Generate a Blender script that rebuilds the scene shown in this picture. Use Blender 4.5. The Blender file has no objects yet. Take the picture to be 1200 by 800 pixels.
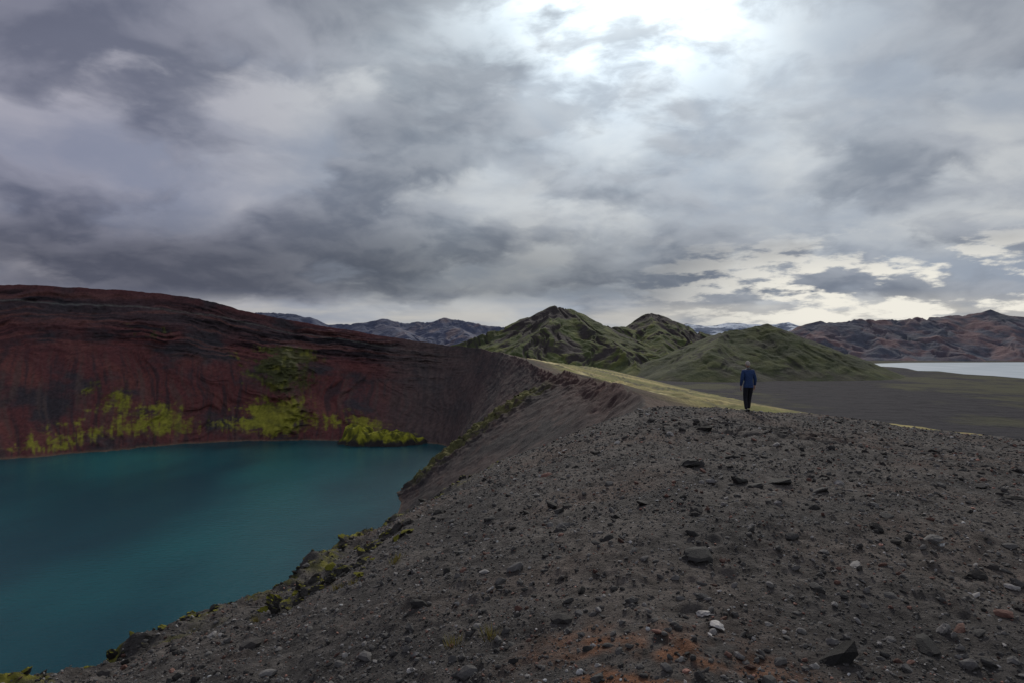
import bpy, bmesh, math, numpy as np
from mathutils import Vector, Matrix
rng=np.random.default_rng(7)
C=bpy.context.scene.collection
def P(u,v,y): return ((u-600)/800*y, y, (400-v)/800*y)

# ---------------------------------------------------------------- numpy noise
def _h(ix,iy,seed):
    n=(ix.astype(np.int64)*374761393+iy.astype(np.int64)*668265263+seed*982451653)&0xffffffff
    n=((n^(n>>13))*1274126177)&0xffffffff
    n=((n^(n>>16))*2246822519)&0xffffffff
    return ((n^(n>>15))&0xffffff)/float(0xffffff)
def pn(x,y,seed=0):
    x=np.asarray(x,float);y=np.asarray(y,float)
    ix=np.floor(x);iy=np.floor(y);fx=x-ix;fy=y-iy
    ux=fx*fx*fx*(fx*(fx*6-15)+10);uy=fy*fy*fy*(fy*(fy*6-15)+10)
    def g(dx,dy):
        a=_h(ix+dx,iy+dy,seed)*2*math.pi
        return np.cos(a)*(fx-dx)+np.sin(a)*(fy-dy)
    a=g(0,0);b=g(1,0);c=g(0,1);d=g(1,1)
    return ((a+(b-a)*ux)+((c+(d-c)*ux)-(a+(b-a)*ux))*uy)*1.45
def fbm(x,y,o=5,seed=0,r=.5):
    s=0;a=1;t=0
    for i in range(o):
        s=s+a*pn(x*2**i+i*17.3,y*2**i-i*9.1,seed+i);t+=a;a*=r
    return s/t*1.3
def rid(x,y,o=5,seed=0,r=.5):
    s=0;a=1;t=0
    for i in range(o):
        s=s+a*(1-2*np.abs(pn(x*2**i+i*7.3,y*2**i+i*3.1,seed+i)));t+=a;a*=r
    return s/t
def ss(a,b,x):
    t=np.clip((x-a)/(b-a),0,1);return t*t*(3-2*t)
def gb(x,c,w): return np.exp(-((x-c)/w)**2)

# ---------------------------------------------------------------- mesh helper
def make_mesh(name,V,F,col=None,smooth=True,mat=None):
    V=np.ascontiguousarray(V,dtype=np.float32);F=np.ascontiguousarray(F,dtype=np.int32)
    me=bpy.data.meshes.new(name);k=F.shape[1]
    me.vertices.add(len(V));me.vertices.foreach_set('co',V.ravel())
    me.loops.add(F.size);me.loops.foreach_set('vertex_index',F.ravel())
    me.polygons.add(len(F));me.polygons.foreach_set('loop_start',np.arange(0,F.size,k,dtype=np.int32))
    me.update(calc_edges=True)
    me.polygons.foreach_set('use_smooth',np.full(len(F),smooth))
    if col is not None:
        at=me.color_attributes.new('col','FLOAT_COLOR','POINT')
        c=np.ones((len(V),4),dtype=np.float32);c[:,:3]=np.clip(col,0,1);at.data.foreach_set('color',c.ravel())
    me.update()
    ob=bpy.data.objects.new(name,me);C.objects.link(ob)
    if mat:me.materials.append(mat)
    return ob
def gridF(nr,nc,wrap=False):
    i=np.arange(nr-1)[:,None];j=np.arange(nc if wrap else nc-1)[None,:]
    j2=(j+1)%nc
    return np.stack([i*nc+j,i*nc+j2,(i+1)*nc+j2,(i+1)*nc+j],-1).reshape(-1,4)
def mixc(a,b,f):
    f=np.asarray(f)[...,None];return np.asarray(a)*(1-f)+np.asarray(b)*f

# ---------------------------------------------------------------- node helper
class NB:
    def __init__(s,nt): s.nt=nt;s.n=nt.nodes;s.l=nt.links
    def new(s,t,**k):
        n=s.n.new(t)
        for a,b in k.items(): setattr(n,a,b)
        return n
    def put(s,sock,v):
        if isinstance(v,bpy.types.NodeSocket): s.l.new(v,sock)
        else: sock.default_value=v
    def m(s,op,a,b=0.0,c=0.0,clamp=False):
        n=s.new('ShaderNodeMath',operation=op,use_clamp=clamp)
        s.put(n.inputs[0],a);s.put(n.inputs[1],b);s.put(n.inputs[2],c);return n.outputs[0]
    def v(s,op,a,b=(0,0,0),out=0):
        n=s.new('ShaderNodeVectorMath',operation=op);s.put(n.inputs[0],a)
        if op=='SCALE': s.put(n.inputs['Scale'],b)
        else: s.put(n.inputs[1],b)
        return n.outputs['Value'] if op in('DOT_PRODUCT','LENGTH') else n.outputs[0]
    def xyz(s,x,y,z=0.0):
        n=s.new('ShaderNodeCombineXYZ');s.put(n.inputs[0],x);s.put(n.inputs[1],y);s.put(n.inputs[2],z);return n.outputs[0]
    def noise(s,vec,scale,detail=5,rough=.5,out=0,dist=0.0):
        n=s.new('ShaderNodeTexNoise');s.put(n.inputs['Vector'],vec);n.inputs['Scale'].default_value=scale
        n.inputs['Detail'].default_value=detail;n.inputs['Roughness'].default_value=rough;n.inputs['Distortion'].default_value=dist
        return n.outputs[out]
    def mr(s,v,a,b,c=0.0,d=1.0,smooth=True):
        n=s.new('ShaderNodeMapRange',interpolation_type='SMOOTHSTEP' if smooth else 'LINEAR')
        s.put(n.inputs[0],v);n.inputs[1].default_value=a;n.inputs[2].default_value=b
        n.inputs[3].default_value=c;n.inputs[4].default_value=d;return n.outputs[0]
    def mix(s,f,a,b,bt='MIX'):
        n=s.new('ShaderNodeMix',data_type='RGBA',blend_type=bt);s.put(n.inputs[0],f)
        for k,x in((6,a),(7,b)):
            if isinstance(x,tuple) and len(x)==3:x=x+(1,)
            s.put(n.inputs[k],x)
        return n.outputs[2]
def material(name):
    m=bpy.data.materials.new(name);m.use_nodes=True
    nb=NB(m.node_tree);return m,nb,m.node_tree.nodes['Principled BSDF']
def vcol_mat(name,nscale,amp,bscale,bdist,rough=.95,bstr=.6,spec=.15,moss=False):
    m,nb,b=material(name)
    gn=nb.new('ShaderNodeNewGeometry');geo=gn.outputs['Position']
    at=nb.new('ShaderNodeAttribute',attribute_name='col').outputs['Color']
    n=nb.noise(geo,nscale,8,.65)
    f=nb.mr(n,.25,.75,1-amp,1+amp,False)
    c=nb.v('SCALE',at,f)
    if moss:
        sp=nb.new('ShaderNodeSeparateXYZ');nb.put(sp.inputs[0],gn.outputs['Normal'])
        k=nb.m('ADD',sp.outputs[2],nb.m('MULTIPLY',nb.m('SUBTRACT',nb.noise(geo,1.6,5,.6),.5),3.2))
        c=nb.mix(nb.mr(k,.70,.95),c,nb.mix(nb.noise(geo,25,4),(.07,.07,.012),(.26,.24,.03)))
    nb.put(b.inputs['Base Color'],c)
    b.inputs['Roughness'].default_value=rough;b.inputs['Specular IOR Level'].default_value=spec
    bu=nb.new('ShaderNodeBump');bu.inputs['Strength'].default_value=bstr;bu.inputs['Distance'].default_value=bdist
    nb.put(bu.inputs['Height'],nb.noise(geo,bscale,8,.65));nb.put(b.inputs['Normal'],bu.outputs[0])
    return m
def flat_mat(name,col,rough=.8,nscale=20,amp=.25,spec=.2):
    m,nb,b=material(name)
    g=nb.new('ShaderNodeNewGeometry').outputs['Position']
    f=nb.mr(nb.noise(g,nscale,4),.3,.7,1-amp,1+amp,False)
    n=nb.new('ShaderNodeRGB');n.outputs[0].default_value=col+(1,)
    nb.put(b.inputs['Base Color'],nb.v('SCALE',n.outputs[0],f))
    b.inputs['Roughness'].default_value=rough;b.inputs['Specular IOR Level'].default_value=spec
    return m

# ---------------------------------------------------------------- foreground hill
ctrl=[(-200,860,6.0),(0,815,7.2),(90,797,8),(200,742,9.5),(300,715,11),(345,700,12),(370,676,13),(430,640,15),(490,592,19),(560,558,22),
      (620,530,25),(680,505,26.5),(740,482,27),(775,475,27),(830,476,27),(877,479,27),(1000,490,28),(1100,503,30),(1200,518,32),(1400,545,34)]
th=[];RE=[];ZE=[]
for u,v,y in ctrl:
    x,_,z=P(u,v,y);th.append(math.degrees(math.atan2(x,y)));RE.append(math.hypot(x,y));ZE.append(z)
th+= [75,110,150,180,220,270,290];RE+=[36,34,28,24,16,9,8.2];ZE+=[-7,-8,-7,-6,-5,-3.5,-3.2]
th=np.array(th);o=np.argsort(th);th=th[o];RE=np.array(RE)[o];ZE=np.array(ZE)[o]
tt=np.linspace(-180,180,3601)
def table(a):
    T=np.concatenate([th-360,th,th+360]);A=np.concatenate([a,a,a])
    y=np.interp(tt,T,A)
    k=np.exp(-(np.arange(-40,41)/13.)**2);k/=k.sum()
    return np.convolve(np.concatenate([y[-41:-1],y,y[1:41]]),k,'valid')
tRE=table(RE);tZE=table(ZE)
steepC=np.interp(tt,[-180,-120,-20,0,12,30,180],[.7,1.0,1.0,.9,.6,.42,.5])
def hill(x,y,detail=True):
    r=np.hypot(x,y);a=np.degrees(np.arctan2(x,y))
    re=np.interp(a,tt,tRE);ze=np.interp(a,tt,tZE);st=np.interp(a,tt,steepC)
    q=r/re;p=1.4
    zi=-1.65+(ze+1.65)*np.minimum(q,1)**p
    d=np.maximum(r-re,0);s0=(ze+1.65)*p/re;L=np.interp(a,[-60,-10,10,60],[.6,1.0,3,4])
    z=zi-st*d+(st+s0)*L*(1-np.exp(-d/L))
    left=ss(5,-10,a)*ss(-130,-60,a)
    z=z+.20*fbm(x/5,y/5,3,3)*ss(.5,6,r)
    z=z+.06*fbm(x/.9,y/.9,3,11)
    e=left*gb(q,1.02,.10)
    z=z+e*(.50*(rid(x/1.8,y/1.8,5,21)-.42))
    z=z+left*gb(q,1.0,.06)*gb(a,-17,4.5)*.35
    hx=gb(x,6.4,2.2)*gb(y,17.5,2.6)
    z=z-hx*.34*ss(.0,.5,rid(x/1.3,y/.9,3,31)-.35)
    if detail:
        z=z+.022*fbm(x/.16,y/.16,4,41)+.09*np.clip(fbm(x/.35,y/.35,3,51)-.22,0,1)
    return np.maximum(z,-103)
ang=np.radians(np.concatenate([np.linspace(-68,68,1000),np.linspace(68,292,160)[1:-1]]))
rad=np.concatenate([np.geomspace(.25,1.5,12)[:-1],np.geomspace(1.5,42,620),np.geomspace(42,320,70)[1:]])
A,R=np.meshgrid(ang,rad);X=R*np.sin(A);Y=R*np.cos(A);Z=hill(X,Y)
re=np.interp(np.degrees(np.arctan2(X,Y)),tt,tRE);q=R/re;ad=np.degrees(np.arctan2(X,Y))
base=mixc((.070,.064,.062),(.136,.120,.110),ss(-.5,.5,fbm(X/1.5,Y/1.5,5,61,.6)))
base=mixc(base,(.135,.095,.078),.5*ss(.0,.5,fbm(X/3.3,Y/3.3,4,71)))
base=base*(.66+.55*ss(-.6,.6,fbm(X/.12,Y/.12,3,81)))[...,None]
red=gb(X,.75,.55)*gb(Y,3.45,.40)+.5*gb(X,.45,.35)*gb(Y,4.1,.25)
base=mixc(base,(.24,.105,.052),np.clip(red*1.5*ss(-.3,.35,fbm(X/.3,Y/.3,4,91)),0,.8))
left=ss(2,-8,ad)*ss(-130,-60,ad)
edge=left*ss(.89,1.01,q+.10*fbm(X/1.2,Y/1.2,4,95))
mo=edge*ss(-.05,.2,fbm(X/.5,Y/.5,5,101)+.25*gb(ad,-20,7)-.1)
mossc=mixc((.08,.08,.015),(.27,.25,.03),ss(-.3,.4,fbm(X/.15,Y/.15,4,103)))
base=mixc(base,(.055,.05,.048),edge*.5)
base=mixc(base,mossc,mo*.9)
base=mixc(base,(.07,.06,.05),ss(1.1,1.8,q)*.7)
gm=vcol_mat('gravel_soil',9,.48,30,.07,.95,1.0)
make_mesh('crater_rim_ground',np.stack([X,Y,Z],-1).reshape(-1,3),gridF(len(rad),len(ang),True)[:,::-1],base.reshape(-1,3),True,gm)

# ---------------------------------------------------------------- stones
def ico(sub):
    bm=bmesh.new();bmesh.ops.create_icosphere(bm,subdivisions=sub,radius=1)
    v=np.array([q.co[:] for q in bm.verts]);f=np.array([[a.index for a in p.verts] for p in bm.faces]);bm.free();return v,f
def scatter(name,x,y,s,sub,mat,colfn,sink=.25,rough=.3,zs=(.45,.85)):
    bv,bf=ico(sub);N=len(x);nv=len(bv)
    var=[]
    for k in range(24):
        d=bv/np.linalg.norm(bv,axis=1)[:,None]
        m=1+rough*(rng.random(nv)-.5)*1.6
        for _ in range(7):
            n=rng.normal(size=3);n/=np.linalg.norm(n);h=rng.uniform(.4,.8);dd=(d*m[:,None])@n
            m=np.where(dd>h,m*h/np.maximum(dd,1e-6),m)
        var.append(d*m[:,None])
    var=np.array(var)[rng.integers(0,24,N)]
    sc=np.stack([rng.uniform(.8,1.35,N),rng.uniform(.7,1.1,N),rng.uniform(zs[0],zs[1],N)],-1)*s[:,None]
    v=var*sc[:,None,:];a=rng.uniform(0,2*math.pi,N);c,sn=np.cos(a)[:,None],np.sin(a)[:,None]
    vx=v[...,0]*c-v[...,1]*sn;vy=v[...,0]*sn+v[...,1]*c;tl=rng.normal(0,.25,N)[:,None]
    z=hill(x,y)
    V=np.stack([vx+x[:,None],vy+y[:,None],v[...,2]+vx*tl+(z+s*sink)[:,None]],-1)
    F=bf[None]+np.arange(N)[:,None,None]*nv
    col=np.repeat(colfn(N,x,y)[:,None,:],nv,1)
    return make_mesh(name,V.reshape(-1,3),F.reshape(-1,3),col.reshape(-1,3),False,mat)
def stonecol(N,x=None,y=None):
    b=rng.lognormal(math.log(.080),.55,N)[:,None]*np.array([1.0,.94,.91])
    r=rng.random(N)
    b=np.where((r<.10)[:,None],b*np.array([1.5,.85,.7]),b)
    b=np.where((r>.96)[:,None],b*3.0,b)
    return np.clip(b,0,.45)
sm=vcol_mat('stone',40,.3,90,.01,.9,.6,.25)
def inside(a,r,k=1.03): return r<np.interp(np.degrees(a),tt,tRE)*k
N=150000
a=np.radians(rng.uniform(-50,52,N));r=np.exp(rng.uniform(math.log(1.8),math.log(38),N));ok=inside(a,r)
dens=fbm(r*np.sin(a)/2.,r*np.cos(a)/2.,3,5);ok&=(rng.random(N)<.72+.6*dens)
a=a[ok];r=r[ok];x=r*np.sin(a);y=r*np.cos(a)
s=(.0026+.0010*r)*rng.lognormal(0,.45,len(r))
scatter('gravel',x,y,s,1,sm,stonecol)
N=15000
a=np.radians(rng.uniform(-50,52,N));r=np.sqrt(rng.uniform(4,38**2,N));ok=inside(a,r);a=a[ok];r=r[ok]
x=r*np.sin(a);y=r*np.cos(a)
N2=3800
a2=np.radians(rng.uniform(-50,52,N2));r2=np.exp(rng.uniform(math.log(2.5),math.log(16),N2));ok=inside(a2,r2)
x=np.concatenate([x,(r2*np.sin(a2))[ok]]);y=np.concatenate([y,(r2*np.cos(a2))[ok]])
s=.018*rng.lognormal(0,.58,len(x))
scatter('scattered_stones',x,y,np.clip(s,.008,.095),2,sm,stonecol,.15)
N=7500
a=np.radians(rng.uniform(-50,52,N));r=np.sqrt(rng.uniform(9,36**2,N));ok=inside(a,r)
ok&=rng.random(N)<ss(-.05,.35,fbm(r*np.sin(a)/2.6,r*np.cos(a)/2.6,4,205));a=a[ok];r=r[ok]
scatter('lava_clods',np.concatenate([r*np.sin(a),rng.normal(6.2,2.2,260)]),np.concatenate([r*np.cos(a),rng.normal(17,2.8,260)]),
   .042*rng.lognormal(0,.5,len(r)+260),2,sm,lambda N,x,y:np.repeat(rng.uniform(.018,.055,N)[:,None],3,1)*np.array([1.06,.95,.9]),.05,.38)
def trace(u,v):
    t=np.linspace(1.5,40,8000);x=(u-600)/800*t;z=(400-v)/800*t
    h=hill(x,t,False);i=np.argmax(h>z);return x[i],t[i]
big=[(1085,758,.10,.035),(820,655,.13,.045),(810,545,.17,.04),(860,538,.17,.035),(868,565,.14,.035),(915,567,.16,.035),(886,570,.13,.035),(1090,636,.09,.13),
     (1000,662,.05,.24),(957,690,.07,.06),(825,718,.055,.36),(838,737,.05,.45),(833,745,.032,.42),(752,481,.17,.38),(758,486,.12,.28),(915,778,.04,.1),(740,705,.05,.07),
     (540,648,.06,.10),(575,690,.04,.3),(700,780,.03,.25),(1180,640,.08,.09),(1040,605,.07,.07),(655,600,.09,.06),(960,575,.1,.06),(1150,572,.1,.07),(455,745,.05,.06),(600,755,.035,.08)]
bx=np.array([trace(b[0],b[1]) for b in big])
bcol=np.array([[b[3],b[3]*.94,b[3]*.9] for b in big])
scatter('volcanic_rocks',bx[:,0],bx[:,1],np.array([b[2] for b in big]),3,sm,lambda N,x,y:bcol,.12,.24,(.35,.65))
ex=[];ey=[];es=[]
for k in range(420):
    aa=math.radians(rng.uniform(-36,0));rr=np.interp(math.degrees(aa),tt,tRE)*rng.normal(1.03,.03)
    ex.append(rr*math.sin(aa));ey.append(rr*math.cos(aa));es.append(min(.02+rng.lognormal(math.log(.035),.6),.14))
for u,v in [(362,688),(380,680),(398,672),(350,697),(440,636),(468,614)]:
    px,py=trace(u,v+8)
    for k in range(16):
        ex.append(px-.15+rng.normal(0,.28));ey.append(py+.35+rng.normal(0,.3));es.append(rng.uniform(.05,.17))
crag=scatter('rim_crag',np.array(ex),np.array(ey),np.array(es),3,vcol_mat('crag_rock',6,.6,14,.08,.95,1.0,.1,True),
    lambda N,x,y:np.repeat(rng.uniform(.035,.07,N)[:,None],3,1)*np.array([1.05,.97,.9]),-.05,.35,(.5,1.0))
gv=[];gf=[]
for u,v in [(462,660),(466,655),(575,745),(533,755),(415,684),(395,690),(300,728)]:
    px,py=trace(u,v);pz=float(hill(np.array([px]),np.array([py]))[0])
    for k in range(60):
        an=rng.uniform(0,6.28);rr=rng.uniform(0,.07);h=rng.uniform(.03,.10);b=Vector((px+rr*math.cos(an),py+rr*math.sin(an),pz-.01))
        w=Vector((math.sin(an),-math.cos(an),0))*.004;t=b+Vector((math.cos(an)*h*.5,math.sin(an)*h*.5,h))
        n=len(gv);gv+= [b-w,b+w,t];gf.append([n,n+1,n+2])
make_mesh('grass_tufts',np.array([q[:] for q in gv]),np.array(gf),None,False,flat_mat('dry_grass',(.22,.18,.05)))

# ---------------------------------------------------------------- crater wall (inner wall, rim and outer slope)
cols=[
 ((-900,-100,60),(-650,-50),(-1500,-100),.85),((-860,250,60),(-620,220),(-1500,500),.85),
 ((-641,540,42),(-513,432),(-1200,1200),.85),((-560,600,47),(-440,450),(-900,1400),.85),((-480,640,53),(-350,467),(-700,1500),.85),((-406,650,50.5),(-307,492),(-600,1500),.85),
 ((-330,660,45),(-262,525),(-500,1600),.85),((-291,665,38),(-232,540),(-450,1600),.85),((-251,670,27),(-205,547),(-380,1700),.85),((-167,670,12),(-139,556),(-200,1900),.9),
 ((-81,650,-1),(-72,540),(80,2600),.9),((-32,610,-6),(-50,520),(200,2700),.95),((0,530,-11),(-44,470),(333,2667),1.0),
 ((20,415,-18.5),(-42,415),(370,1800),1.05),((28,310,-17.5),(-54,352),(383,1333),1.2),((30,220,-14.6),(-50,265),(417,1000),1.1),
 ((24,130,-10.7),(-60,190),(460,850),1.),((14,70,-8.3),(-60,110),(522,696),1.),((12,20,-9.5),(-80,40),(540,400),1.),((10,-40,-20),(-80,-40),(540,-40),1.)]
K=np.array([list(t)+list(f)+list(o)+[e] for t,f,o,e in cols],float)
def catmull(K,n):
    d=np.linalg.norm(np.diff(K[:,:3],axis=0),axis=1);cum=np.concatenate([[0],np.cumsum(d)])
    S=np.linspace(0,cum[-1],n)
    idx=np.clip(np.searchsorted(cum,S,side='right')-1,0,len(K)-2);t=((S-cum[idx])/d[idx])[:,None]
    Kp=np.vstack([2*K[0]-K[1],K,2*K[-1]-K[-2]])
    p0,p1,p2,p3=Kp[idx],Kp[idx+1],Kp[idx+2],Kp[idx+3]
    r=.5*((2*p1)+(-p0+p2)*t+(2*p0-5*p1+4*p2-p3)*t*t+(-p0+3*p1-3*p2+p3)*t**3)
    return r,S
nc=1600;KK,S=catmull(K,nc)
ti=np.linspace(0,1.05,250);to=np.linspace(0,1,70)[1:]**1.5
top=KK[:,:3];foot=KK[:,3:5];out=KK[:,5:7];ex=KK[:,7]
T,SS=np.meshgrid(ti,S,indexing='ij')
def bc(a): return np.repeat(a[None],len(ti),0)
X=bc(top[:,0])+(bc(foot[:,0])-bc(top[:,0]))*T
Y=bc(top[:,1])+(bc(foot[:,1])-bc(top[:,1]))*T
Z=bc(top[:,2])+(-80-bc(top[:,2]))*np.abs(T)**bc(ex)
fl=foot-top[:,:2];fl/=np.linalg.norm(fl,axis=1)[:,None]
farw=ss(-20,-120,X)*ss(380,460,Y)
farw=np.maximum(farw,ss(-300,-400,X))
tw=T+.05*fbm(SS/140,T*2,3,3)+.02*fbm(SS/30,T*6,3,4)+SS/5500
patch=ss(-.25,.35,fbm(SS/90,T*4,3,6))
strat=fbm(SS/110,tw*20,5,8,.62)*(.25+.75*patch)
gul=rid(SS/26+2*fbm(SS/60,T*3,2,9),T*1.2,4,10)
cliff=ss(.0,.05,T)*ss(.50,.22,T+.14*fbm(SS/90,T*2,3,12))
U0=600+800*X/np.maximum(Y,1)
disp=cliff*strat*8*farw+(gul-.4)*(3.2*ss(.05,.5,T)*farw+1.0)+fbm(SS/70,T*1.6,3,13,.5)*(13*farw+1.0)*ss(0,.3,T)
disp=disp+cliff*farw*5*(rid(SS/17,T*9,5,19)-.4)
spur=ss(470,420,Y)*ss(200,260,Y)*ss(-200,-60,X)
spe=gb(SS,S[np.argmin(np.abs(KK[:,1]-325)+1000*(KK[:,0]<0))],26)
disp=disp+spe*spur*((rid(SS/14,T*7,5,15)-.25)*7+5)*ss(.0,.25,T)
warpU=U0+22*fbm(T*3.1,SS/200,3,301)
rib=gb(warpU,338,26)*farw*ss(300,400,Y)*ss(.12,.4,T)*ss(1.05,.75,T)
disp=disp+rib*(13+(rid(SS/16,T*8,5,119)-.3)*11)
X=X+bc(fl[:,0])*disp;Y=Y+bc(fl[:,1])*disp
Z=Z+(fbm(SS/25,T*5,4,17)*1.3+fbm(SS/6,T*20,3,18)*.4+strat*cliff*2.0*farw+ (rid(SS/9,T*10,4,14)-.3)*spe*5*spur)*ss(1.02,.9,T)
nearrim=ss(-10,15,X)*gb(T,0,.10)*ss(100,180,Y)
Z=Z+nearrim*(rid(SS/12,T*9,5,131)-.35)*4.0
U=600+800*X/np.maximum(Y,1)
n1=fbm(SS/70,T*4,5,20,.6);n2=fbm(SS/18,T*14,5,22,.6);st2=fbm(SS/130,tw*30,5,24,.62);scr=fbm(SS/7+1.5*fbm(SS/40,T*2,2,9),T*2.2,4,26,.6)
red=np.array((.120,.042,.042));dk=np.array((.050,.042,.048));brn=np.array((.105,.072,.064));ros=np.array((.175,.064,.054))
c=mixc(np.broadcast_to(red,X.shape+(3,)),dk,ss(-.1,.4,n1))
c=mixc(c,ros,ss(.05,.45,fbm(SS/50,T*5,4,28))*.65*ss(.25,.5,T))
tb=gb(T,.13+.06*n1,.10)*farw
c=mixc(c,(.058,.050,.056),tb*.8)
c=mixc(c,(.016,.015,.019),cliff*ss(-.08,.12,st2)*.9*(.4+.6*patch))
c=mixc(c,(.175,.075,.062),cliff*ss(.1,.35,-st2)*.5)
c=mixc(c,brn,ss(.0,.5,scr)*.6*ss(.3,.5,T))
c=mixc(c,dk*.8,ss(.05,.4,-scr)*.7*ss(.3,.5,T))
c=mixc(c,(.17,.17,.155),gb(T,.085+.02*n1,.005)*farw*.5)
rgt=ss(-150,-70,X)*ss(380,460,Y)
c=mixc(c,mixc(np.broadcast_to((.105,.080,.075),X.shape+(3,)),(.070,.058,.058),ss(-.3,.3,scr+.5*n1)),rgt*.85)
near=(1-farw)
cn=mixc(np.broadcast_to((.075,.057,.054),X.shape+(3,)),(.043,.038,.039),ss(-.3,.3,n1))
cn=mixc(cn,(.10,.062,.054),ss(.1,.5,n2)*.5)
cn=mixc(cn,(.095,.048,.042),nearrim*.6)
c=mixc(c,cn,near*(1-rgt*.75))
UW=U+28*n1+22*n2;TW=T+.05*n2+.03*n1
def blob(u,t,wu,wt): return gb(UW,u,wu)*gb(TW,t,wt)
mm=(blob(332,.42,40,.17)*1.4+blob(326,.80,36,.15)*1.75+blob(415,.84,30,.08)*1.2+blob(135,.70,34,.12)*.8+blob(165,.86,50,.08)*.6+blob(345,.27,30,.06)*1.1
    +blob(195,.80,18,.13)*.7+blob(255,.9,60,.05)*.5+blob(80,.90,60,.06)*.6+blob(480,.95,30,.04)*.9+blob(40,.95,60,.03)*.65+blob(175,.25,40,.05)*.7)*farw*ss(300,400,Y)
vst=fbm(SS/4.5+1.2*fbm(SS/30,T*3,2,35),T*5,5,36,.62)
mm=ss(.38,1.1,mm+.55*n2+.65*vst+.4*fbm(SS/4,T*40,4,311))*ss(.12,.5,mm)
mcol=mixc((.066,.070,.026),(.27,.26,.035),ss(.0,1,ss(.5,.85,T)*.85+.9*n2+.3*vst))
c=mixc(c,mcol,mm*.88)
ms=ss(.1,.4,spe*spur*.6+.5*fbm(SS/5,T*22,4,33)-.1)*spur*ss(.05,.2,T)*ss(.98,.85,T)*ss(.25,.7,spe)
c=mixc(c,(.14,.14,.04),ms*.6)
c=mixc(c,(.18,.12,.08),gb(T,1.0,.010)*.7)
Vi=np.stack([X,Y,Z],-1)
T2,S2=np.meshgrid(to,S,indexing='ij')
def bo(a): return np.repeat(a[None],len(to),0)
topx,topy,topz=Vi[0,:,0],Vi[0,:,1],Vi[0,:,2]
Xo=bo(topx)+(bo(out[:,0])-bo(topx))*T2;Yo=bo(topy)+(bo(out[:,1])-bo(topy))*T2
Zo=bo(topz)+(-101-bo(topz))*T2**.9
Zo=Zo+fbm(Xo/90,Yo/90,4,44)*5*ss(0,.2,T2)*ss(1,.8,T2)
k=fbm(Xo/40,Yo/120,5,46,.6)
co=mixc(np.broadcast_to((.10,.070,.058),Xo.shape+(3,)),(.11,.095,.050),ss(.01,.09,T2+.03*k))
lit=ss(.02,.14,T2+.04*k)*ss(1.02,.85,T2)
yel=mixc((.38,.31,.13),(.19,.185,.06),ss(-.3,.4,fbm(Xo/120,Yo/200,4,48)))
co=mixc(co,yel,lit*(.50+.45*ss(-.3,.3,k)))  # sunlit strip painted into the colour, over the slope's own yellow-olive
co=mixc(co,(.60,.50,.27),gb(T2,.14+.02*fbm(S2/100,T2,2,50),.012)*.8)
co=mixc(co,(.06,.056,.046),ss(.1,.4,fbm(Xo/60,Yo/90,6,52,.6))*.8)
Vo=np.stack([Xo,Yo,Zo],-1)
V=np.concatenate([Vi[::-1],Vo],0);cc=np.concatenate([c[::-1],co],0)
wm=vcol_mat('volcanic_slope',.35,.4,.5,.9,.95,.7,.1)
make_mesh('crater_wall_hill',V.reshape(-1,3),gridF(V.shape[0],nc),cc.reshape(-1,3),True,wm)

n=150
gx,gy=np.meshgrid(np.linspace(-152,-58,n),np.linspace(504,577,n))
f=np.clip(1-((gx+103)/37)**2-((gy-540)/22)**2,-1,1)+.3*fbm(gx/14,gy/14,3,66)
f2=np.clip(1-((gx+122)/15)**2-((gy-545)/16)**2,-1,1)
hh=np.maximum(ss(-.05,.7,f)*7.5,ss(-.05,.6,f2)*11)
gz=-82+hh*1.25*(1+.35*fbm(gx/12,gy/12,4,60))+2.8*(rid(gx/9,gy/9,5,62)-.4)*(hh>0.3)
h01=ss(-81,-73,gz)
pc=mixc((.035,.03,.03),mixc((.09,.09,.02),(.28,.27,.03),ss(-.3,.3,fbm(gx/5,gy/5,4,63))),ss(.35,.8,h01+.8*fbm(gx/7,gy/7,5,64)))
make_mesh('mossy_peninsula',np.stack([gx,gy,gz],-1).reshape(-1,3),gridF(n,n),pc.reshape(-1,3),True,wm)

# ---------------------------------------------------------------- lakes
def water(name,rough,deep,shal,bd,bs,spec):
    m,nb,b=material(name)
    g=nb.new('ShaderNodeNewGeometry').outputs['Position']
    n=nb.noise(nb.v('MULTIPLY',g,(1,.5,1)),.010,3)
    nb.put(b.inputs['Base Color'],nb.mix(nb.mr(n,.35,.68),deep,shal))
    b.inputs['Roughness'].default_value=rough;b.inputs['IOR'].default_value=1.33;b.inputs['Specular IOR Level'].default_value=spec
    bu=nb.new('ShaderNodeBump');bu.inputs['Strength'].default_value=1;bu.inputs['Distance'].default_value=bd
    h=nb.m('ADD',nb.noise(nb.v('MULTIPLY',g,(.6,1,1)),bs,6,.6),nb.noise(g,bs*.12,3))
    nb.put(bu.inputs['Height'],h);nb.put(b.inputs['Normal'],bu.outputs[0]);return m
wl=water('lake_water',.24,(.003,.042,.060),(.006,.088,.102),.26,.5,.25)
make_mesh('crater_lake',[(-1000,-300,-80),(40,-300,-80),(40,600,-80),(-1000,600,-80)],np.array([[0,1,2,3]]),None,False,wl)
pts=[(1012,426),(1060,424.5),(1130,424.2),(1200,424),(1600,424),(1600,452),(1200,443),(1165,440),(1130,438),(1100,434.5),(1075,434),(1062,431),(1045,429.5),(1020,428.5)]
pv=[]
for u,v in pts:
    y=99*800/(v-400);pv.append(((u-600)/800*y,y,-99))
wf=water('far_water',.5,(.34,.40,.45),(.42,.47,.52),.02,.1,1.0)  # pale base colour stands in for the bright sky reflection
make_mesh('distant_lake',pv[::-1],np.array([list(range(len(pv)))]),None,False,wf)

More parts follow.
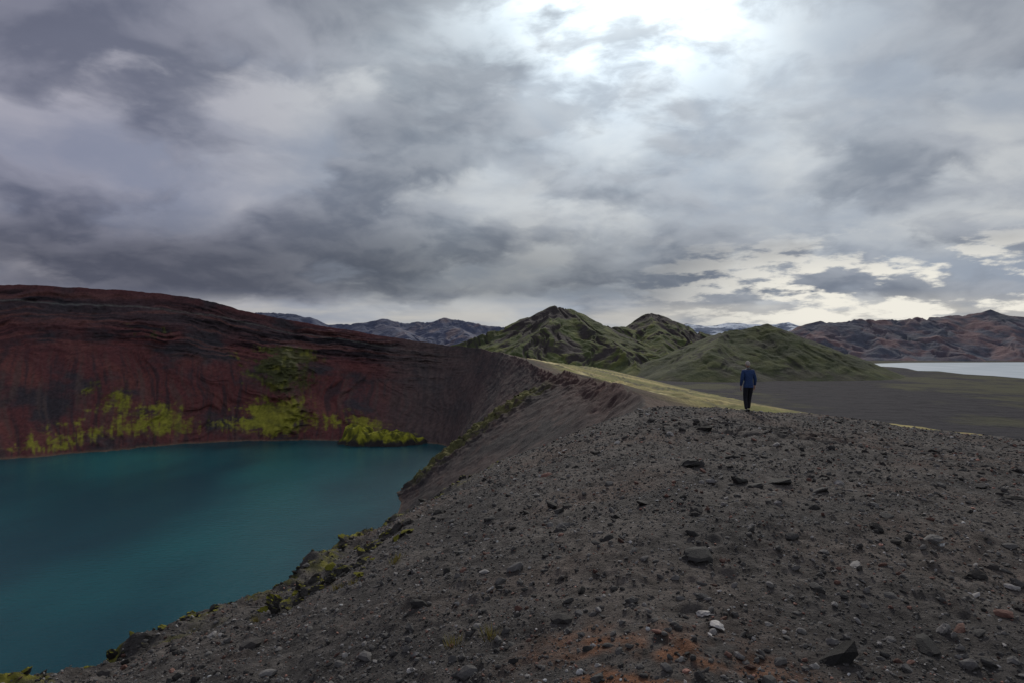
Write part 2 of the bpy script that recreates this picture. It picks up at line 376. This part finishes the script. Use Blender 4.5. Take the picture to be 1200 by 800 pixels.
# ---------------------------------------------------------------- plain
m,nb,b=material('plain_ground')
g=nb.new('ShaderNodeNewGeometry').outputs['Position']
big_=nb.noise(nb.v('MULTIPLY',g,(1,.6,1)),.0034,8,.65);sml=nb.noise(g,.03,6,.65)
c1=nb.mix(nb.mr(big_,.52,.60),(.040,.037,.043),(.064,.062,.042))
c1=nb.mix(nb.mr(sml,.45,.70,0,.8),c1,(.020,.020,.025))
sp=nb.new('ShaderNodeSeparateXYZ');nb.put(sp.inputs[0],g)
grn=nb.mr(nb.m('ADD',sp.outputs[1],nb.m('MULTIPLY',nb.m('SUBTRACT',big_,.5),9000)),1700,2500)
c1=nb.mix(nb.m('MULTIPLY',grn,nb.mr(sml,.35,.65,.25,.85)),c1,(.085,.082,.050))
nb.put(b.inputs['Base Color'],c1);b.inputs['Roughness'].default_value=1;b.inputs['Specular IOR Level'].default_value=.1
bu=nb.new('ShaderNodeBump');bu.inputs['Distance'].default_value=8;nb.put(bu.inputs['Height'],sml);nb.put(b.inputs['Normal'],bu.outputs[0])
rr=np.concatenate([[1],np.geomspace(50,60000,60)]);aa=np.linspace(0,2*math.pi,97)[:-1]
R_,A_=np.meshgrid(rr,aa,indexing='ij')
make_mesh('ground_plain',np.stack([R_*np.cos(A_),R_*np.sin(A_),R_*0-100],-1).reshape(-1,3),gridF(len(rr),96,True),None,True,m)

# ---------------------------------------------------------------- mountains
def ridges(x,y,segs,sharp=18):
    acc=np.full(x.shape,-200.)
    for pts,sl in segs:
        for (ax,ay,az),(bx_,by_,bz) in zip(pts[:-1],pts[1:]):
            dx,dy=bx_-ax,by_-ay;t=np.clip(((x-ax)*dx+(y-ay)*dy)/(dx*dx+dy*dy),0,1)
            d=np.hypot(x-ax-t*dx,y-ay-t*dy);h=az+(bz-az)*t-sl*d
            mx=np.maximum(acc,h);acc=mx+sharp*np.log(np.exp((acc-mx)/sharp)+np.exp((h-mx)/sharp))*.35
    return acc
def mount(name,xr,yr,nx,ny,segs,colfn,amp,freq,seed,mat,sharp=6,fine=.55,gully=0,gf_=60,flow=None):
    gx,gy=np.meshgrid(np.linspace(*xr,nx),np.linspace(*yr,ny))
    wx=gx+amp*1.6*fbm(gx/freq,gy/freq,4,seed+5);wy=gy+amp*1.6*fbm(gx/freq,gy/freq,4,seed+9)
    z=ridges(wx,wy,segs,sharp)
    h=np.clip((z+100)/150,0,1.2)
    rn=rid(wx/freq*1.4,wy/freq*1.4,6,seed)
    z=z+(rn-.45)*amp*.6*ss(0,.25,h)*ss(1.7,.6,h)+fbm(gx/freq*2,gy/freq*2,6,seed+3,.5)*amp*fine*ss(0,.2,h)
    if gully:
        gg=rid(gx/gf_+1.2*fbm(gx/200,gy/200,2,seed+21),gy/(gf_*4),4,seed+20)
        z=z-gully*ss(.45,1,1-gg)*ss(.03,.25,h)*ss(1.6,.9,h);rn=np.where(gg<.4,rn-.15,rn)
    z=np.where(z<-103,-103,z)
    gyy,gxx=np.gradient(z,(yr[1]-yr[0])/ny,(xr[1]-xr[0])/nx);sl=np.hypot(gxx,gyy)
    c=colfn(gx,gy,z,sl,rn)
    return make_mesh(name,np.stack([gx,gy,z],-1).reshape(-1,3),gridF(ny,nx),c.reshape(-1,3),True,mat)
def Q(lst,y): return [P(u,v,y if not isinstance(y,(list,tuple)) else y[i]) for i,(u,v) in enumerate(lst)]
mm_=vcol_mat('mountain_slope',.03,.35,.05,5,.95,.8,.1)
def green(gx,gy,z,sl,rn):
    n=fbm(gx/70,gy/70,6,70,.65);n2=fbm(gx/260,gy/260,4,72)
    g=mixc((.062,.076,.030),(.150,.158,.042),ss(-.3,.5,n))
    c=mixc(g,(.055,.046,.046),ss(.12,.5,.35*sl+.45*(.5-rn)+.6*n+.6*n2))
    c=mixc(c,(.036,.038,.034),ss(.05,.5,-n2)*.6)
    c=mixc(c,(.16,.15,.07),ss(-70,-97,z)*.5*ss(-.1,.4,n))
    return c
mount('green_mountain',(-500,1150),(1850,3700),700,560,[
  (Q([(520,408),(560,394),(600,381),(625,371),(648,359),(668,362),(690,371),(706,381),(735,383)],[2500,2550,2600,2600,2600,2620,2640,2700,2900]),.50),
  (Q([(648,361),(640,385),(600,410)],[2600,2350,2150]),.50),
  (Q([(672,364),(700,392),(745,430)],[2600,2350,2050]),.50),
  (Q([(735,383),(748,374),(764,365),(780,372),(800,381),(830,392),(870,405)],[2950,2980,3000,3000,3000,3000,3000]),.5),
  (Q([(764,366),(770,390),(790,425)],[3000,2700,2300]),.5)],green,20,240,80,mm_,6,.4,13,65)
def green2(gx,gy,z,sl,rn):
    c=green(gx,gy,z,sl,rn);return mixc(c,(.045,.050,.032),.55)
mount('dark_green_hill',(300,1350),(1600,2700),460,380,[
  (Q([(790,425),(825,402),(850,388),(875,383),(900,380),(918,388),(945,398),(985,415),(1020,428)],[2150,2130,2100,2100,2100,2100,2100,2100,2100]),.42),
  (Q([(850,388),(830,412)],[2100,1850]),.42)],green2,7,160,110,mm_,6,.4,5,55)
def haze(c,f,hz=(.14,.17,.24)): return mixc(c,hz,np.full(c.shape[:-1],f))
def brown(gx,gy,z,sl,rn):
    n=fbm(gx/150,gy/150,6,75,.6)
    c=mixc((.22,.100,.062),(.075,.062,.062),ss(-.3,.3,n));c=mixc(c,(.12,.105,.05),ss(.1,.5,fbm(gx/400,gy/400,4,77))*.6)
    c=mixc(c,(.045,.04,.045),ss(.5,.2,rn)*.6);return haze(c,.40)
mount('brown_mountain_range',(1300,5200),(3350,5600),700,420,[
  (Q([(930,392),(945,380),(965,376),(1000,374),(1040,375),(1075,372),(1110,371),(1140,367),(1160,364),(1175,371),(1215,372),(1260,366),(1330,372),(1420,380),(1500,370)],4200),.42),
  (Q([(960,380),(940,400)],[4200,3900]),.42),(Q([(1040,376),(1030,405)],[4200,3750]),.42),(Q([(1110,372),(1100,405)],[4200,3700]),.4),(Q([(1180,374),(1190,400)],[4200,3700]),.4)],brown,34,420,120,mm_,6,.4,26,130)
def purple(gx,gy,z,sl,rn):
    n=fbm(gx/200,gy/200,6,78,.6)
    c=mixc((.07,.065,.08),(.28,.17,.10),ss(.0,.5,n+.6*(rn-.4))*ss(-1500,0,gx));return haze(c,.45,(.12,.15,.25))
mount('purple_mountain_range',(-2600,900),(4700,7400),620,360,[
  (Q([(300,366),(345,369),(365,373),(385,380),(410,381),(432,377),(455,374),(475,379),(500,378),(520,373),(545,376),(570,381),(600,386),(640,392),(700,392)],6000),.40),
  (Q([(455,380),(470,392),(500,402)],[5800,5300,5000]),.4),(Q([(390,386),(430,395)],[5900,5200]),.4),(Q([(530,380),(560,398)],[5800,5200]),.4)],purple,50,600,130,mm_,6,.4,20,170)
def snow(gx,gy,z,sl,rn):
    n=fbm(gx/500,gy/260,6,79,.6)
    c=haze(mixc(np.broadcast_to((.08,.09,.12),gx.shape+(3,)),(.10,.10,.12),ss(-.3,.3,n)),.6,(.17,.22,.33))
    return mixc(c,(.65,.70,.78),ss(.08,.3,n+.25*(z-150)/150)*ss(20,120,z))
mount('snowy_mountain_range',(-2500,8500),(11500,15500),700,220,[
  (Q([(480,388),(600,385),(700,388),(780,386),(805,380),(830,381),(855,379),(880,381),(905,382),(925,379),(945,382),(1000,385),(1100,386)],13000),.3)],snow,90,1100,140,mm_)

# ---------------------------------------------------------------- hiker
py=24.0
px=(877-600)/800*py
gz=float(hill(np.array([px]),np.array([py]))[0])
def skin(name,verts,edges,radii,root=0,sub=2):
    me=bpy.data.meshes.new(name);me.from_pydata(verts,edges,[]);ob=bpy.data.objects.new(name,me);C.objects.link(ob)
    md=ob.modifiers.new('s','SKIN');md.use_smooth_shade=True
    for i,r in enumerate(radii):
        sv=me.skin_vertices[0].data[i];sv.radius=(r,r) if not isinstance(r,tuple) else r;sv.use_root=(i==root)
    sb=ob.modifiers.new('d','SUBSURF');sb.levels=sub;sb.render_levels=sub
    bpy.context.view_layer.update()
    dg=bpy.context.evaluated_depsgraph_get();nm=bpy.data.meshes.new_from_object(ob.evaluated_get(dg))
    ob.modifiers.clear();ob.data=nm
    for p in nm.polygons:p.use_smooth=True
    return ob
navy=flat_mat('navy_jacket',(.026,.052,.140),.75,30,.3);trs=flat_mat('dark_trousers',(.018,.019,.025),.85,30,.3)
skn=flat_mat('skin_tone',(.48,.28,.20),.55,30,.05);hairm=flat_mat('grey_hair',(.38,.34,.31),.8,90,.3);boot=flat_mat('boot_leather',(.02,.018,.016),.7);grey=flat_mat('collar_grey',(.10,.10,.11),.8)
root=bpy.data.objects.new('hiker',None);C.objects.link(root)
bvs=[(0,0,.96),(0,.0,1.08),(0,.01,1.24),(0,.02,1.40),(0,.03,1.50),(0,.045,1.57),
 (-.17,.02,1.43),(-.245,-.03,1.17),(-.245,.06,.93),
 (.17,.02,1.43),(.25,.0,1.17),(.26,.07,.94),
 (-.09,.0,.90),(-.095,.05,.50),(-.095,-.05,.11),
 (.09,.0,.90),(.085,.12,.50),(.075,.15,.11)]
be=[(0,1),(1,2),(2,3),(3,4),(4,5),(3,6),(6,7),(7,8),(3,9),(9,10),(10,11),(0,12),(12,13),(13,14),(0,15),(15,16),(16,17)]
br=[(.16,.115),(.16,.115),(.18,.13),(.175,.12),(.07,.07),(.055,.055),(.09,.09),(.064,.064),(.044,.044),(.09,.09),(.064,.064),(.044,.044),
    (.105,.11),(.074,.076),(.058,.058),(.105,.11),(.074,.076),(.058,.058)]
body=skin('body',bvs,be,br)
for mt in(navy,trs,grey):body.data.materials.append(mt)
for p in body.data.polygons:
    c_=p.center
    arm=abs(c_.x)>.20 and c_.z>.85
    p.material_index=0 if (c_.z>.90 or arm) else 1
    if c_.z>1.49 and abs(c_.x)<.09:p.material_index=2
body.parent=root
def blob_mesh(name,fn,mat,sub=4):
    bm=bmesh.new();bmesh.ops.create_icosphere(bm,subdivisions=sub,radius=1)
    for v in bm.verts:v.co=Vector(fn(v.co.copy()))
    me=bpy.data.meshes.new(name);bm.to_mesh(me);bm.free()
    for p in me.polygons:p.use_smooth=True
    ob=bpy.data.objects.new(name,me);C.objects.link(ob);me.materials.append(mat);ob.parent=root;return ob
hc=Vector((0,.06,1.685))
def headf(c):
    x,y,z=c.x*.077,c.y*.098,c.z*.118
    if z<0: x*=1-.28*(-c.z)**1.5; y*=1-.15*(-c.z)
    y+=.022*math.exp(-((c.x/.18)**2+((c.z+.12)/.22)**2))*(c.y>0)
    y-=.010*(math.exp(-(((c.x-.38)/.2)**2+((c.z-.05)/.14)**2))+math.exp(-(((c.x+.38)/.2)**2+((c.z-.05)/.14)**2)))*(c.y>0)
    y+=.006*math.exp(-((c.x/.3)**2+((c.z+.5)/.08)**2))*(c.y>0)
    return (x+hc.x,y+hc.y,z+hc.z)
blob_mesh('head',headf,skn)
def hairf(c):
    k=1.05 if (c.z>.1 - .55*(-c.y) ) else .93
    x,y,z=c.x*.077*k,c.y*.098*k,c.z*.118*k
    return (x+hc.x,y+hc.y-.003,z+hc.z+.003)
blob_mesh('hair',hairf,hairm)
for sx in(-1,1):
    blob_mesh('ear',lambda c:(sx*.079+c.x*.010,.055+c.y*.02,1.68+c.z*.032),skn,2)
    blob_mesh('eye',lambda c:(sx*.030+c.x*.011,.06+.084+c.y*.011,1.692+c.z*.009),flat_mat('eye_dark',(.03,.025,.02),.3),2)
blob_mesh('mouth',lambda c:(c.x*.024,.06+.084+c.y*.008,1.628+c.z*.005),flat_mat('lip',(.3,.11,.09),.6),2)
for sx,wx,wy,wz in((-1,-.245,.06,.93),(1,.26,.07,.94)):
    hv=[(wx,wy,wz+.03),(wx,wy+.01,wz-.03),(wx,wy+.022,wz-.085)];he=[(0,1),(1,2)];hr=[(.026,.026),(.022,.034),(.018,.036)]
    for k,(dy,l) in enumerate(((.034,.068),(.012,.078),(-.010,.073),(-.030,.058))):
        b0=len(hv);hv+=[(wx,wy+.02+dy,wz-.10),(wx-sx*.008,wy+.026+dy,wz-.10-l*.55),(wx-sx*.028,wy+.030+dy,wz-.10-l)];he+=[(2,b0),(b0,b0+1),(b0+1,b0+2)];hr+=[(.0095,.0095),(.0088,.0088),(.0075,.0075)]
    b0=len(hv);hv+=[(wx-sx*.01,wy+.045,wz-.045),(wx-sx*.02,wy+.062,wz-.08),(wx-sx*.028,wy+.066,wz-.105)];he+=[(1,b0),(b0,b0+1),(b0+1,b0+2)];hr+=[(.012,.012),(.010,.010),(.009,.009)]
    h=skin('hand',hv,he,hr,0,1);h.data.materials.append(skn);h.parent=root
for fx,fy in((-.095,-.05),(.075,.15)):
    def bf_(c,fx=fx,fy=fy):
        z=.055+c.z*.055
        if c.y>0:z=.055+c.z*(.055-.02*c.y)-.012*c.y
        return (fx+c.x*.05,fy+.055+c.y*.145,max(z,0))
    blob_mesh('boot',bf_,boot,3)
bm=bmesh.new();r_=bmesh.ops.create_cone(bm,cap_ends=False,segments=24,radius1=.182,radius2=.176,depth=.05)
for v in bm.verts: v.co.y*=.74
me=bpy.data.meshes.new('jacket_hem');bm.to_mesh(me);bm.free();hm=bpy.data.objects.new('jacket_hem',me);C.objects.link(hm);me.materials.append(navy);hm.location=(0,0,.91);hm.parent=root
root.location=(px,py,gz+.0);root.rotation_euler=(0,0,math.radians(4))

# ---------------------------------------------------------------- light & sky
sd=Vector((.17,1,.60)).normalized()
el=math.asin(sd.z);az=math.atan2(sd.x,sd.y)
L=bpy.data.lights.new('sun','SUN');L.energy=2.0;L.angle=math.radians(8);L.color=(1,.94,.84)
lo=bpy.data.objects.new('sun',L);C.objects.link(lo);lo.rotation_euler=sd.to_track_quat('Z','Y').to_euler();lo.location=(0,0,50)
w=bpy.data.worlds.new('World');bpy.context.scene.world=w;w.use_nodes=True
nt=w.node_tree;nt.nodes.clear();nb=NB(nt)
D=nb.v('NORMALIZE',nb.new('ShaderNodeTexCoord').outputs['Generated'])
sp=nb.new('ShaderNodeSeparateXYZ');nb.put(sp.inputs[0],D);Xd,Yd,Zd=sp.outputs
Zp=nb.m('MAXIMUM',Zd,0.0)
zz=nb.m('MULTIPLY',nb.m('LOGARITHM',nb.m('ADD',Zp,.10),2.718),.62)
k_=nb.m('DIVIDE',1.0,nb.m('ADD',nb.m('MULTIPLY',Zp,.9),.42))
Pv=nb.xyz(nb.m('MULTIPLY',Xd,k_),nb.m('MULTIPLY',Yd,k_),zz)
wp=nb.v('SUBTRACT',nb.noise(Pv,3.0,3,.5,1),(.5,.5,.5))
P2=nb.v('ADD',Pv,nb.v('SCALE',wp,.16))
nA=nb.noise(nb.v('ADD',P2,(4.3,2.2,0)),2.2,8,.52)
col=nb.mix(nb.mr(nA,.36,.64),(.285,.325,.39),(.47,.49,.51))
nB=nb.noise(P2,3.6,11,.54);nBs=nb.noise(nb.v('ADD',P2,(.01,-.01,.055)),3.6,6,.5)
bg=nb.noise(nb.v('ADD',Pv,(7.7,.9,2.0)),1.4,2,.5)
dn=nb.m('ADD',nB,nb.m('MULTIPLY',nb.m('SUBTRACT',bg,.5),.8))
al=nb.mr(dn,.41,.56,0,.90)
sh=nb.mr(nb.m('SUBTRACT',nB,nBs),-.10,.12)
lc=nb.mix(sh,(.148,.172,.222),(.35,.375,.42))
lc=nb.mix(nb.mr(dn,.46,.74,0,.5),lc,(.115,.135,.180))
col=nb.mix(al,col,lc)
lf=nb.mr(Xd,-.60,.10,.74,1.0)
band=nb.m('SUBTRACT',1.0,nb.m('MULTIPLY',nb.m('MULTIPLY',nb.mr(Zd,.045,.075),nb.mr(Zd,.20,.10)),nb.mr(Xd,.45,.0,.05,.42)))
col=nb.v('SCALE',col,nb.m('MULTIPLY',lf,band))
col=nb.mix(nb.mr(Xd,-.10,-.55,0,.7),col,nb.v('MULTIPLY',col,(1.0,.93,1.10)))
hz=nb.m('MULTIPLY',nb.mr(Zd,.070,.035),nb.mr(nb.noise(nb.v('MULTIPLY',D,(7,7,50)),1,6),.35,.6,.25,1))
col=nb.mix(nb.m('MULTIPLY',hz,.75),col,(.50,.48,.44))
rg=nb.m('MULTIPLY',nb.m('MULTIPLY',nb.mr(Xd,.12,.42),nb.mr(Zd,.165,.07)),nb.mr(Zd,.0,.03))
rn_=nb.noise(nb.v('MULTIPLY',D,(6,6,22)),1.7,8,.6)
col=nb.mix(nb.m('MULTIPLY',rg,nb.mr(rn_,.48,.58)),col,(.78,.75,.67))
d=nb.m('MAXIMUM',nb.v('DOT_PRODUCT',D,tuple(sd)),0.0)
g1=nb.m('POWER',d,24.0);g2=nb.m('POWER',d,80.0);g3=nb.m('POWER',d,260.0)
pt=nb.noise(nb.v('ADD',nb.v('MULTIPLY',P2,(1,1,1.5)),(1.3,.2,5.1)),5.0,9,.56)
tf=nb.mr(pt,.42,.60)
glow=nb.m('ADD',nb.m('MULTIPLY',g1,nb.m('MULTIPLY_ADD',tf,.14,.20)),nb.m('MULTIPLY',g2,nb.m('MULTIPLY_ADD',tf,1.25,.16)))
glow=nb.m('ADD',glow,nb.m('MULTIPLY',g3,.35))
rt=Vector((sd.y,-sd.x,0)).normalized();up=rt.cross(sd)
an=nb.m('ARCTAN2',nb.v('DOT_PRODUCT',D,tuple(rt)),nb.m('MULTIPLY',nb.v('DOT_PRODUCT',D,tuple(up)),-1.0))
ray=nb.mr(nb.noise(nb.xyz(nb.m('MULTIPLY',an,2.0),0.0,0.0),1.0,1,.5),.40,.68)
rm=nb.m('MULTIPLY',nb.m('POWER',d,14.0),.14)
glow=nb.m('ADD',glow,nb.m('MULTIPLY',ray,rm))
col=nb.v('ADD',col,nb.v('SCALE',nb.xyz(.88,1.0,1.04),glow))
sky=nb.new('ShaderNodeTexSky',sky_type='NISHITA',sun_disc=False);sky.sun_elevation=el;sky.sun_rotation=az
b1=nb.new('ShaderNodeBackground');b1.inputs[1].default_value=.1;nb.put(b1.inputs[0],sky.outputs[0])
b2=nb.new('ShaderNodeBackground');b2.inputs[1].default_value=1.10;nb.put(b2.inputs[0],col)
ms_=nb.new('ShaderNodeMixShader');nb.put(ms_.inputs[0],nb.mr(nA,.78,.66,.85,1.0));nb.put(ms_.inputs[1],b1.outputs[0]);nb.put(ms_.inputs[2],b2.outputs[0])
wo=nb.new('ShaderNodeOutputWorld');nb.put(wo.inputs[0],ms_.outputs[0])

# ---------------------------------------------------------------- camera
cam=bpy.data.cameras.new('camera');cam.lens=24;cam.sensor_width=36;cam.clip_start=.1;cam.clip_end=100000
co_=bpy.data.objects.new('camera',cam);C.objects.link(co_);co_.location=(0,0,0);co_.rotation_euler=(math.radians(90),0,0)
bpy.context.scene.camera=co_
vs=bpy.context.scene.view_settings;vs.view_transform='Standard';vs.look='None';vs.exposure=0
